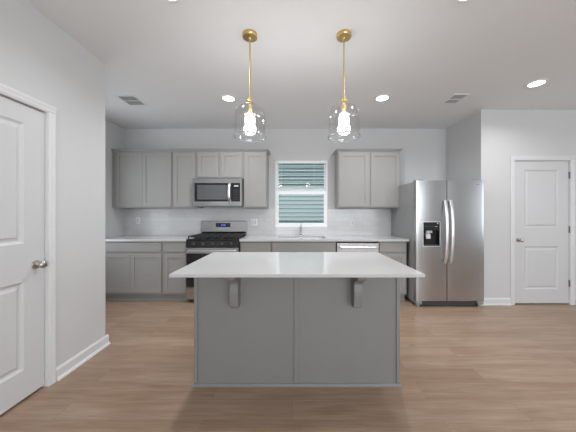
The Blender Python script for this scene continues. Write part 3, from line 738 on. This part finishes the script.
# grille, feet, hinge covers, badge
bm = BM(); box(bm, rx0+0.05, rx1-0.05, rf+0.045, rf+0.083, 0.028, 0.082)
for k in range(26): box(bm, rx0+0.08+k*0.029, rx0+0.095+k*0.029, rf+0.040, rf+0.045, 0.04, 0.070)
obj('base_grille', bm, 'rubber', fr)
for x in (rx0+0.005, rx1-0.085):
    bm = BM(); box(bm, x, x+0.08, rf+0.01, rf+0.083, 0.035, 0.082, 0.004); lathe(bm, [(0.022, 0), (0.022, 0.035)], (x+0.035, rf+0.04, 0.0), seg=16); obj('foot', bm, 'steel_side', fr, smooth=40)
for x in (rx0+0.03, rx1-0.03):
    for y in (4.3,): obj('foot', lathe(BM(), [(0.02, 0), (0.02, 0.044)], (x, y, 0), seg=12), 'rubber', fr)
bm = BM(); box(bm, rx0+0.004, rx0+0.02, rf+0.086, 4.38, 0.018, 0.044); box(bm, rx0+0.10, rx1-0.10, rf+0.05, rf+0.10, 0.012, 0.027); obj('base_rail', bm, 'rubber', fr)
for x in (rx0+0.02, rx1-0.12):
    bm = BM(); box(bm, x, x+0.10, rf+0.03, rf+0.16, rz1+0.0005, rz1+0.016, 0.005); obj('hinge_cover', bm, 'steel_side', fr, smooth=40)
bm = BM(); sweep(bm, [(rx1-0.115, rf-0.0005, rz1-0.052), (rx1-0.095, rf-0.0003, rz1-0.052), (rx1-0.06, rf+0.0008, rz1-0.052)], 0.006, 0.002, up=(0, 1, 0)); obj('badge', bm, 'nickel', rd_, smooth=50)

# ------------------------------------------------------------------ island
ix0, ix1, iy0, iy1 = -0.7265, 0.801, 1.917, 2.455
it0, it1, jy0, jy1 = -0.758, 0.822, 1.577, 2.478
isl = thing('kitchen_island', 'grey painted kitchen island with panelled back and corbels, centre of the room', 'island', ((ix0+ix1)/2, 2.2, 0))
bm = BM(); box(bm, ix0, ix1, iy0, iy1, 0.0, 0.8965); obj('island_body', bm, 'isl', isl)
def strip(dims): bm = BM(); box(bm, *dims, bev=0.0015); return obj('panel_batten', bm, 'isl', isl, smooth=30)
strip((ix0-0.004, ix0+0.022, iy0-0.010, iy0-0.0002, 0.024, 0.896)); strip((ix1-0.022, ix1+0.004, iy0-0.010, iy0-0.0002, 0.024, 0.896))
strip((0.016, 0.046, iy0-0.010, iy0-0.0002, 0.024, 0.896))
for sx, xx in ((-1, ix0), (1, ix1)):
    bm = BM(); a = xx+sx*0.0002; b = xx+sx*0.004
    box(bm, a, b, iy0, iy0+0.022, 0.024, 0.896, 0.001); obj('panel_batten', bm, 'isl', isl)
bm = BM()
pr = [(0, 0), (0.016, 0), (0.016, 0.010), (0.010, 0.019), (0.0, 0.023)]
q = [((ix0, iy1), (-1, 0)), ((ix0, iy0), (-1, -1)), ((ix1, iy0), (1, -1)), ((ix1, iy1), (1, 0))]
rings = [[bm.verts.new((p[0]+d[0]*o, p[1]+d[1]*o, zz)) for o, zz in pr] for p, d in q]
for a, b in zip(rings, rings[1:]):
    for k in range(len(pr)-1): bm.faces.new((a[k], a[k+1], b[k+1], b[k]))
bm.faces.new(rings[0]); bm.faces.new(rings[-1][::-1])
obj('base_moulding', bm, 'isl', isl)
def corbel(x0, x1):
    P = []; yb_ = iy0-0.0003; zt = 0.8965
    P += [(yb_, zt), (yb_-0.205, zt), (yb_-0.205, zt-0.030)]
    for k in range(1, 7):
        a = k/6*PI/2; P.append((yb_-0.205+0.035*(1-math.cos(a)), zt-0.030-0.035*math.sin(a)))
    for k in range(1, 8):
        u = k/7; P.append((yb_-0.170+0.075*(1-(1-u)**2), zt-0.065-0.050*u))
    for k in range(1, 9):
        u = k/8; P.append((yb_-0.095-0.012*math.sin(u*PI)+0.012*u, zt-0.115-0.150*u))
    for k in range(1, 6):
        a = k/5*PI/2; P.append((yb_-0.083+0.025*(1-math.cos(a)), zt-0.265-0.022*math.sin(a)))
    P.append((yb_, zt-0.287))
    bm = BM(); prism(bm, P, 'X', x0, x1)
    es = [e for e in bm.edges if len(e.link_faces) == 2 and abs(e.verts[0].co.x-e.verts[1].co.x) < 1e-6]
    bmesh.ops.bevel(bm, geom=es, offset=0.002, segments=1, affect='EDGES')
    obj('corbel', bm, 'isl', isl)
corbel(-0.442, -0.384); corbel(0.443, 0.501)
bm = BM(); box(bm, it0, it1, jy0, jy1, 0.897, 0.918, 0.002)
tag(obj('countertop', bm, 'quartz', smooth=30), 'white quartz countertop with seating overhang, on the kitchen island', 'countertop')

# ------------------------------------------------------------------ pendants
def pendant(x, y, label):
    t = thing('pendant_light', label, 'pendant light', (x, y, CEIL), 'pendant lights above the island')
    bm = BM(); lathe(bm, [(0.060, -0.0005), (0.060, -0.026), (0.056, -0.031), (0.012, -0.033), (0.009, -0.045), (0.006, -0.048)], (x, y, CEIL)); obj('canopy', bm, 'brass', t, smooth=40)
    bm = BM(); tube(bm, [(x, y, CEIL-0.045), (x, y, 2.235)], 0.0058, 12, up=(1, 0, 0)); obj('rod', bm, 'brass', t, smooth=60)
    bm = BM(); lathe(bm, [(0.006, 0.045), (0.012, 0.040), (0.012, 0.015), (0.028, 0.010), (0.029, 0.004), (0.028, 0.0), (0.012, -0.004), (0.010, -0.030), (0.019, -0.036), (0.020, -0.085), (0.016, -0.09)], (x, y, 2.205)); obj('socket', bm, 'brass', t, smooth=40)
    # blown glass bell, open bottom, with real thickness
    pf = [(0.026, 2.204), (0.026, 2.188), (0.031, 2.176), (0.055, 2.169), (0.086, 2.160), (0.106, 2.145), (0.117, 2.122), (0.121, 2.09), (0.123, 2.04), (0.125, 1.97), (0.127, 1.925), (0.129, 1.915)]
    inner = [(r-0.003, z) for r, z in pf][::-1]
    full = pf+inner
    bm = BM(); lathe(bm, full+[full[0]], (x, y, 0), close=False, seg=48); bmesh.ops.remove_doubles(bm, verts=bm.verts[:], dist=1e-5)
    obj('glass_shade', bm, 'glass', t, smooth=60)
    bm = BM(); lathe(bm, [(0.1265, 1.916), (0.130, 1.913), (0.1315, 1.917), (0.129, 1.921), (0.1265, 1.916)], (x, y, 0), close=False, seg=48); obj('rolled_rim', bm, 'rimglass', t, smooth=80)
    bm = BM(); lathe(bm, [(0.013, 0.072), (0.016, 0.058), (0.028, 0.046), (0.038, 0.026), (0.042, 0.004), (0.038, -0.018), (0.028, -0.033), (0.014, -0.041), (0.001, -0.043)], (x, y, 2.045), seg=24); obj('bulb', bm, 'bulb', t, smooth=60)
    l = bpy.data.lights.new('bulb_light', 'POINT'); l.energy = 16; l.color = (0.98, 0.985, 0.98); l.shadow_soft_size = 0.055
    o = bpy.data.objects.new('bulb_light', l); C.objects.link(o); o.parent = t; o.location = (0, 0, 2.045-CEIL)
pendant(-0.343, 2.09, 'left pendant light, brass rod with clear glass bell, above the island')
pendant(0.424, 2.09, 'right pendant light, brass rod with clear glass bell, above the island')

# ------------------------------------------------------------------ recessed lights
def can(x, y, label, power=13):
    t = thing('recessed_light', label, 'ceiling light', (x, y, CEIL), 'recessed ceiling lights')
    bm = BM(); lathe(bm, [(0.072, -0.010), (0.078, -0.011), (0.098, -0.004), (0.100, -0.0003), (0.072, -0.0003), (0.072, -0.010)], (x, y, CEIL), close=False); obj('trim_ring', bm, 'white_plastic', t, smooth=50)
    bm = BM(); lathe(bm, [(0.0715, -0.0005), (0.0715, -0.007), (0.002, -0.009)], (x, y, CEIL)); obj('diffuser', bm, 'lens', t, smooth=50)
    area('downlight', (x, y, CEIL-0.013), (0, 0, 0), 0.14, 0.14, power, (0.96, 0.98, 1.0), 'DISK', t, spread=math.radians(150))
can(-0.805, 3.25, 'round recessed ceiling light left of the left pendant shade')
can(1.142, 3.24, 'round recessed ceiling light right of the right pendant shade')
can(2.745, 2.875, 'round recessed ceiling light nearest the white door on the right', 8)
can(-0.815, 1.675, 'round recessed ceiling light cut off by the top edge, left of the pendants', 7)
can(1.160, 1.675, 'round recessed ceiling light cut off by the top edge, right of the pendants', 7)

# ------------------------------------------------------------------ ceiling vents
def vent(x0, x1, y0, y1, label):
    t = thing('ceiling_vent', label, 'vent', ((x0+x1)/2, (y0+y1)/2, CEIL), 'ceiling air vents')
    z = CEIL; bm = BM(); f = 0.022
    for b in ((x0, x0+f, y0, y1), (x1-f, x1, y0, y1), (x0+f, x1-f, y0, y0+f), (x0+f, x1-f, y1-f, y1), (x0+f, x1-f, (y0+y1)/2-0.006, (y0+y1)/2+0.006)):
        box(bm, *b, z-0.008, z-0.0005)
    obj('vent_frame', bm, 'white_plastic', t)
    bm = BM(); box(bm, x0+f, x1-f, y0+f, y1-f, z-0.0015, z-0.0004); obj('vent_backing', bm, 'ventdark', t)
    n = 8
    for k in range(n):
        xx = x0+f+0.006+(x1-x0-2*f-0.02)*k/(n-1)
        bm = BM(); prism(bm, [(xx, z-0.0016), (xx+0.002, z-0.0065), (xx+0.005, z-0.0065), (xx+0.003, z-0.0016)], 'Y', y0+f, y1-f)
        obj('louvre', bm, 'plastic', t)
vent(-2.20, -1.95, 3.17, 3.47, 'rectangular ceiling vent above the left cabinets')
vent(1.985, 2.185, 3.13, 3.42, 'rectangular ceiling vent above the refrigerator')
